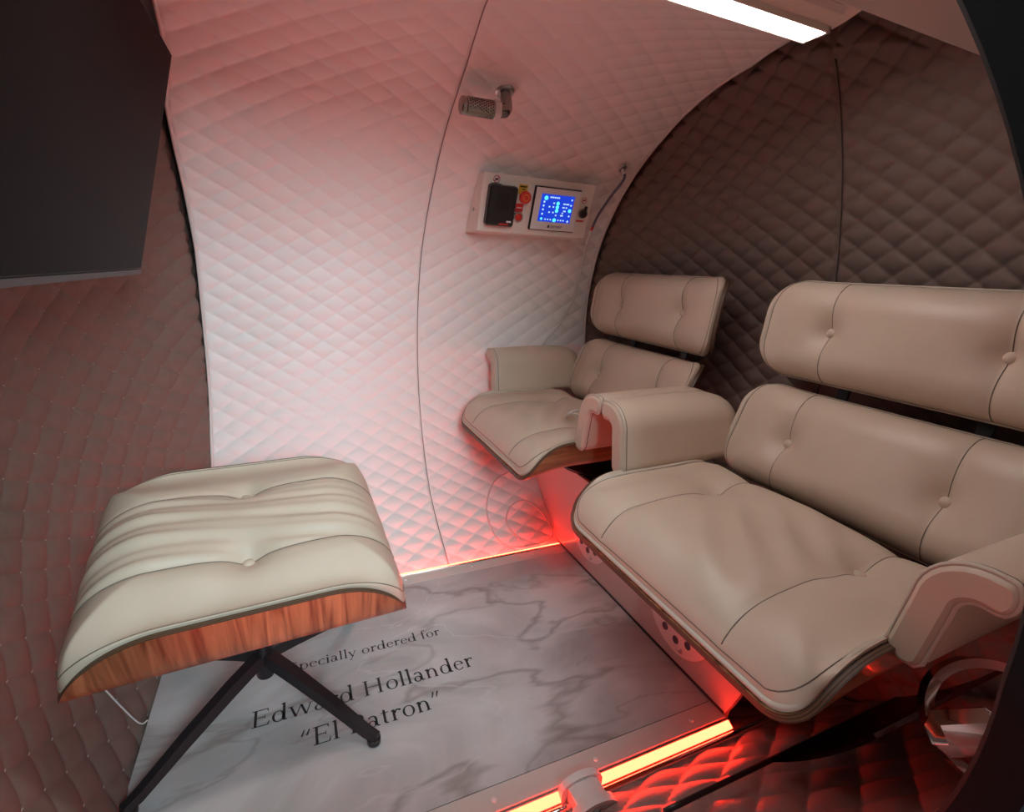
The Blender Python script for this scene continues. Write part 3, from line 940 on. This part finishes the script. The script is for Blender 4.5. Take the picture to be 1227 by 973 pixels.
pbn = disc('push_button', a, b, [(.022, 0), (.022, .004), (.0195, .007), (.015, .007), (.015, .005)], STEEL)
MB().lathe([(.0148, .004), (.0145, .009), (.012, .0105), (0, .011)], nb, bp(a, b, 0), 24).build('button_cap', RED, pbn)
# touchscreen
a, b = fp(662, 249.5)
ts = on_face('touchscreen', a, b, .006, (.216, .172, .012), BLACKPL, bev=.004)
on_face('bezel', a + .002, b, .0125, (.208, .165, .003), WHITEPL, parent=ts, bev=.003)
SW, SH = .152, .108
sa, sb = a + .001, b + .006
disp = on_face('display', sa, sb, .0145, (SW, SH, .0012), BLUES, parent=ts, bev=0)
def sd(u, v, w, h, m, name='screen_icon', c=.0153, rnd=False):
    pu, pv = sa - SW / 2 + u * SW, sb + SH / 2 - v * SH
    if rnd: MB().lathe([(0, .0004), (w / 2 * SW, .0004), (w / 2 * SW, 0)], nb, bp(pu, pv, c), 16).build(name, m, disp)
    else: MB().box(bp(pu, pv, c), (w * SW, h * SH, .0005), Rb).build(name, m, disp, smooth=False)
sd(.14, .14, .115, 0, CYANDOT, rnd=True)
for i, w in enumerate((.05, .04, .05, .04, .05, .05, .04)): sd(.27 + i * .043, .10, .034, .055, WHITES)
for i, v in enumerate((.28, .42, .56, .72)): sd(.10, v, .055, 0, WHITES, rnd=True)
sd(.10, .90, .07, 0, CYANDOT, rnd=True)
for v in (.30, .44, .57): sd(.52, v, .10, 0, CYANDOT, rnd=True)
for u, v in ((.30, .64), (.42, .64), (.52, .74), (.40, .30), (.40, .44), (.28, .44)): sd(u, v, .045, .055, WHITES)
for u, v, w in ((.72, .30, .07), (.82, .30, .10), (.71, .43, .07), (.80, .43, .05), (.76, .56, .08), (.70, .73, .09), (.71, .64, .04)): sd(u, v, w, .05, WHITES)
sd(.92, .53, .10, 0, CYANDOT, rnd=True)
for v in (.13, .33, .73): sd(.93, v, .05, 0, WHITES, rnd=True)
sd(.50, .92, .105, 0, CYANDOT, rnd=True)
for u in (.22, .30, .38, .62, .70, .78): sd(u, .91, .04, .05, WHITES)
sd(.92, .93, .05, .07, WHITES)
# logo: black drop and wordmark below the display
MB().lathe([(0, .0004), (.0052, .0004), (.0052, 0)], nb, bp(sa - .020, sb - SH / 2 - .020, .0142), 16).build('logo_drop', INK, ts)
MB().add([bp(sa - .0248, sb - SH / 2 - .018, .0145), bp(sa - .0152, sb - SH / 2 - .018, .0145), bp(sa - .020, sb - SH / 2 - .0095, .0145)], [(0, 1, 2)]).build('logo_drop', INK, ts, smooth=False)
cu_ = bpy.data.curves.new('wordmark', 'FONT'); cu_.body = 'OXYHELP'; cu_.size = .0125; cu_.offset = .0003
cu_.materials.append(INK)
tmp = bpy.data.objects.new('wordmark_curve', cu_); COL.objects.link(tmp)
bpy.context.view_layer.update()
me_ = bpy.data.meshes.new_from_object(tmp.evaluated_get(bpy.context.evaluated_depsgraph_get()))
bpy.data.objects.remove(tmp)
tob = bpy.data.objects.new('wordmark', me_); COL.objects.link(tob); tob.parent = ts
mm = Matrix.Identity(4)
for i in range(3):
    for j in range(3): mm[i][j] = Rb[i, j]
    mm[i][3] = bp(sa - .012, sb - SH / 2 - .0225, .0146)[i]
tob.matrix_local = mm
on_face('logo_line', sa + .010, sb - SH / 2 - .0275, .0143, (.042, .0025, .0004), STEEL, parent=ts, bev=0)
# key switch
a, b = fp(697.8, 254)
ks = disc('key_switch', a, b, [(.021, 0), (.021, .004), (.018, .007), (.016, .008), (.016, .016), (.0, .016)], BLACKPL)
MB().lathe([(.0205, .001), (.0215, .005), (.019, .0065)], nb, bp(a, b, 0), 24).build('switch_ring', STEEL, ks)
MB().box(bp(a, b + .012, .019), (.013, .042, .012), Rb, .003).build('switch_knob', BLACKPL, ks, smooth=False)
a, b = fp(694.3, 263.2); on_face('red_caption', a, b, .0008, (.036, .007, .0014), RED, bev=0)
# side screw
MB().lathe([(0, .004), (.006, .004), (.008, 0)], (-1, 0, 0), np.array([-hw, .035, 0]) + bp(0, -hh * .30, -.035) * np.array([0, 1, 1]), 12).build('side_screw', STEEL, box)

# ------------------------------------------------------------------ oxygen hose from the wall fitting
def wallpt(x, deg, lift):
    return np.array([x, YC + (R - lift) * math.cos(math.radians(deg)), ZC + (R - lift) * math.sin(math.radians(deg))])
hz0 = wallpt(1.316, 51.2, 0)
hose = tag(empty('breathing_hose', hz0), 'thin grey and clear hose hanging from a wall grommet beside the box', 'hose')
ax = -np.array([0, math.cos(math.radians(51.2)), math.sin(math.radians(51.2))])
MB().lathe([(.010, .014), (.016, .014), (.020, .010), (.020, .002), (.010, .002)], ax, (0, 0, 0), 20).build('grommet', STEEL, hose, angle=40)
MB().lathe([(0, .013), (.011, .013)], ax, (0, 0, 0), 16).build('socket', BLACKPL, hose)
p1 = smoothcurve([hz0 + ax * .015, hz0 + ax * .05 + [-.005, 0, -.012], wallpt(1.295, 45, .065), wallpt(1.285, 39, .06), wallpt(1.29, 34, .05)], 8) - hz0
MB().tube(p1[:6], .0085, 10).build('elbow', WHITEPL, hose)
MB().tube(p1[4:], .0058, 10).build('hose', mat('blue_grey_hose', (.10, .11, .16), .35), hose)
p2 = np.linspace(p1[-1], wallpt(1.298, 29.5, .045) - hz0, 5)
MB().tube(p2, [.0065, .008, .0062, .008, .0055], 10).build('connector', WHITEPL, hose)
MB().tube(np.linspace(p1[-3], p1[-1], 3), .0066, 10).build('red_ring', RED, hose)
p3 = smoothcurve([p2[-1] + hz0, wallpt(1.315, 24, .035), wallpt(1.325, 18, .028), wallpt(1.32, 11.5, .022), wallpt(1.26, 4, .020), wallpt(1.185, -1, .020), wallpt(1.145, -6, .020), wallpt(1.14, -14, .022), wallpt(1.12, -26, .022), wallpt(1.04, -36, .018)], 8) - hz0
MB().tube(p3, .0032, 8).build('clear_tube', CLEAR, hose)
lp = smoothcurve([wallpt(1.04, -38, .016), wallpt(.926, -39.4, .016), wallpt(.828, -42.1, .016), wallpt(.766, -48.8, .016), wallpt(.764, -56, .016), wallpt(.80, -60.2, .020), wallpt(.86, -62, .03), wallpt(.98, -61.6, .03), wallpt(1.040, -59.5, .016), wallpt(1.035, -54, .016), wallpt(.971, -48.7, .016), wallpt(.885, -49.5, .016), wallpt(.84, -54, .016), wallpt(.87, -59.6, .02)], 8)
cl = tag(MB().tube(lp - lp[0], .0030, 8).build('clear_tubing', CLEAR), 'loose coil of clear tubing hanging low on the white quilted wall under the chair', 'tubing')
cl.location = lp[0]
ms_ = np.array([.985, 1.60, .662])
mask = tag(empty('breathing_mask', ms_), 'small clear plastic nasal piece lying on the chair seat', 'mask')
a_ = np.linspace(0, 2 * PI, 24, endpoint=False)
MB().tube(np.stack([.026 * np.cos(a_), .030 * np.sin(a_), .010 + .006 * np.sin(2 * a_)], -1), .0028, 8, closed=True).build('loop', CLEAR, mask)
MB().tube(smoothcurve([(.024, 0, .010), (.0, -.006, .022), (-.030, .004, .010), (-.045, -.02, .008)], 6), .0030, 8).build('stem', CLEAR, mask)
MB().lathe([(0, 0), (.005, 0), (.006, .008), (0, .009)], (1, 0, .3), (.024, .0, .010), 10).build('valve_plug', BLACKPL, mask)

cd_ = smoothcurve([(-.500, 1.275, .235), (-.482, 1.29, .175), (-.462, 1.31, .09), (-.437, 1.33, .004), (-.42, 1.335, .003)], 6)
co = tag(MB().tube(cd_ - cd_[-1], .0022, 6).build('pale_cord', CLEAR), 'thin pale cord running down the brown dome to the floor edge under the ottoman', 'cord')
co.location = cd_[-1]

# ------------------------------------------------------------------ air silencer on the wall
vl = wallpt(.690, 65.5, 0)
val = tag(empty('air_silencer', vl), 'chrome perforated air silencer with white nut on the upper wall', 'valve')
axv = -np.array([0, math.cos(math.radians(65.5)), math.sin(math.radians(65.5))])
MB().lathe([(.012, .012), (.026, .012), (.032, .007), (.032, 0)], axv, (0, 0, 0), 24).build('flange', STEEL, val, angle=40)
bend = smoothcurve([axv * .005, axv * .05, axv * .072 + [-.006, 0, 0], axv * .078 + [-.03, 0, -.001]], 6)
MB().tube(bend, [.019] * (len(bend) - 6) + [.0215] * 6, 16).build('elbow', DCHROME, val)
q0 = bend[-1]
MB().lathe([(.010, 0), (.031, 0), (.033, .003), (.033, .018), (.030, .021), (.010, .021)], (-1, 0, -.02), q0, 6).build('nut', WHITEPL, val, smooth=False)
q1 = q0 + np.array([-.020, 0, 0])
MB().lathe([(.010, 0), (.027, 0), (.027, .092), (.024, .094), (.024, .098), (.027, .099), (.0265, .107), (.022, .111), (0, .112)], (-1, 0, -.02), q1, 32).build('silencer_body', DCHROME, val, angle=40)
mb = MB()
for i in range(11):
    for j in range(20):
        a = (j + (i % 2) * .5) * 2 * PI / 20
        c = q1 + np.array([-.010 - i * .0075, .0268 * math.cos(a), .0268 * math.sin(a)])
        n_ = np.array([0, math.cos(a), math.sin(a)]); t_ = np.array([0, -math.sin(a), math.cos(a)])
        mb.add([c + n_ * .0006 + np.array([1, 0, 0]) * .0022 * math.cos(k) + t_ * .0022 * math.sin(k) for k in np.arange(6) * PI / 3], [(0, 1, 2, 3, 4, 5)])
o = mb.build('perforations', mat('perforation_dark', (.03, .025, .025), .6), val, smooth=False); o['kind'] = 'stuff'

# ------------------------------------------------------------------ door: rail, roller bracket, acrylic leaf, gasket, handle
rail = tag(empty('door_rail', (.5, .735, -.012)), 'chrome sliding rail beside the red light strip', 'rail')
MB().tube([(-.85, 0, .0), (.90, 0, .0)], .0095, 14).build('rod', CHROME, rail, angle=40)
MB().box((.02, .0, -.022), (1.74, .022, .016), bev=.002).build('rail_base', BLACK, rail, smooth=False)
br = tag(empty('roller_bracket', (.565, .735, -.014)), 'white plastic roller bracket with steel bolt clamped on the chrome rail', 'bracket')
def ysweep(prof, y0, y1, name, m):
    a = np.array([(x, y0, z) for x, z in prof]); b = np.array([(x, y1, z) for x, z in prof])
    mb = MB().grid(np.stack([a, b]), closed_u=True); n = len(prof)
    mb.f.append(tuple(range(n))); mb.m.append(0); mb.f.append(tuple(range(2 * n - 1, n - 1, -1))); mb.m.append(0)
    return mb.build(name, m, br, angle=30)
prof = [(-.055, -.005), (.050, -.005), (.056, .004), (.056, .028)] + [(.0 + .056 * math.cos(t), .028 + .030 * math.sin(t)) for t in np.linspace(0, PI, 14)[1:-1]] + [(-.056, .028), (-.056, .004)]
ysweep(prof, -.052, -.030, 'side_plate', WHITEPL)
ysweep(prof, .014, .032, 'side_plate', WHITEPL)
ysweep([(-.040, .0), (.040, .0), (.040, .040), (.02, .050), (-.02, .050), (-.040, .040)], -.031, .015, 'roller', WHITEPL)
MB().lathe([(0, .018), (.010, .018), (.011, .008), (.017, .008), (.018, .004), (.018, 0)], (0, -1, .1), (.004, -.052, .026), 6).build('bolt', CHROME, br, smooth=False)
MB().lathe([(.012, .003), (.024, .003), (.024, 0)], (0, -1, .1), (.004, -.052, .026), 24).build('washer', STEEL, br, angle=40)

door = tag(empty('door_1', (.8, .3, 0)), 'sliding door with smoked acrylic leaf, black gasket and chrome handle', kind='structure')
OD = np.array([.8, .3, 0])
tt, xx = np.meshgrid(np.radians(np.linspace(206, 222.5, 30)), np.linspace(.92, 1.38, 40), indexing='ij')
A = cyl(xx, tt, 1.030) - OD; B = cyl(xx, tt, 1.038) - OD
mb = MB().grid(A).grid(B, flip=True)
for k in (0, -1): mb.grid(np.stack([A[k], B[k]])); mb.grid(np.stack([A[:, k], B[:, k]]))
leaf = mb.build('acrylic_leaf', ACRYLIC, door, angle=40)
MB().tube(cyl(np.linspace(.62, 1.38, 20), np.full(20, math.radians(222.6)), 1.034) - OD, .006, 8).build('leaf_edge', BLACK, leaf)
def gasket_band(xc, w, a0, a1, r0, r1):
    ths = np.radians(np.linspace(a0, a1, 60))
    sec = [(-w / 2, r0), (-w / 2 * .6, r0 - .006), (w / 2 * .6, r0 - .006), (w / 2, r0), (w / 2, r1), (-w / 2, r1)]
    rings = [[cyl(np.array((gx(math.degrees(t)) if xc > 0 else xc) + dx), np.array(t), np.array(r)) - OD for dx, r in sec] for t in ths]
    return np.array(rings)
mb = MB().grid(gasket_band(.6, .050, 124, 236, 1.150, 1.190), closed_u=True)
mb.grid(gasket_band(-.42, .050, 124, 236, 1.150, 1.190), closed_u=True)
mb.build('gasket', RUBBER, door, angle=40)
# handle: chrome bail and block
HCPOS = np.array([.98, .26, .541])
hd = MB()
hc = HCPOS - OD
n1 = np.array([-.70, -.42, .56]); n1 /= np.linalg.norm(n1)
ex = np.cross([0, 0, 1], n1); ex /= np.linalg.norm(ex); ez = np.cross(n1, ex)
rings = []
for t in np.linspace(math.radians(20), math.radians(255), 40):
    d = ex * math.cos(t) + ez * math.sin(t)
    c = hc + d * .088
    rings.append([c + d * .005 + n1 * .020, c + d * .009 - n1 * .018, c - d * .007 - n1 * .016, c - d * .009 + n1 * .012])
hd.grid(rings, closed_u=True)
hd.build('handle', CHROME, door, angle=35)
blk = MB()
ax1 = ex * .86 + ez * .50; ax1 /= np.linalg.norm(ax1)
ax2 = np.cross(n1, ax1)
blk.box(hc - ex * .040 - ez * .028 + n1 * .035, (.105, .062, .050), np.stack([ax1, ax2, n1], 1), .018)
blk.box(hc - ex * .040 - ez * .028 - n1 * .05, (.04, .04, .16), np.stack([ax1, ax2, n1], 1), .006)
blk.build('handle_block', CHROME, door, angle=60)
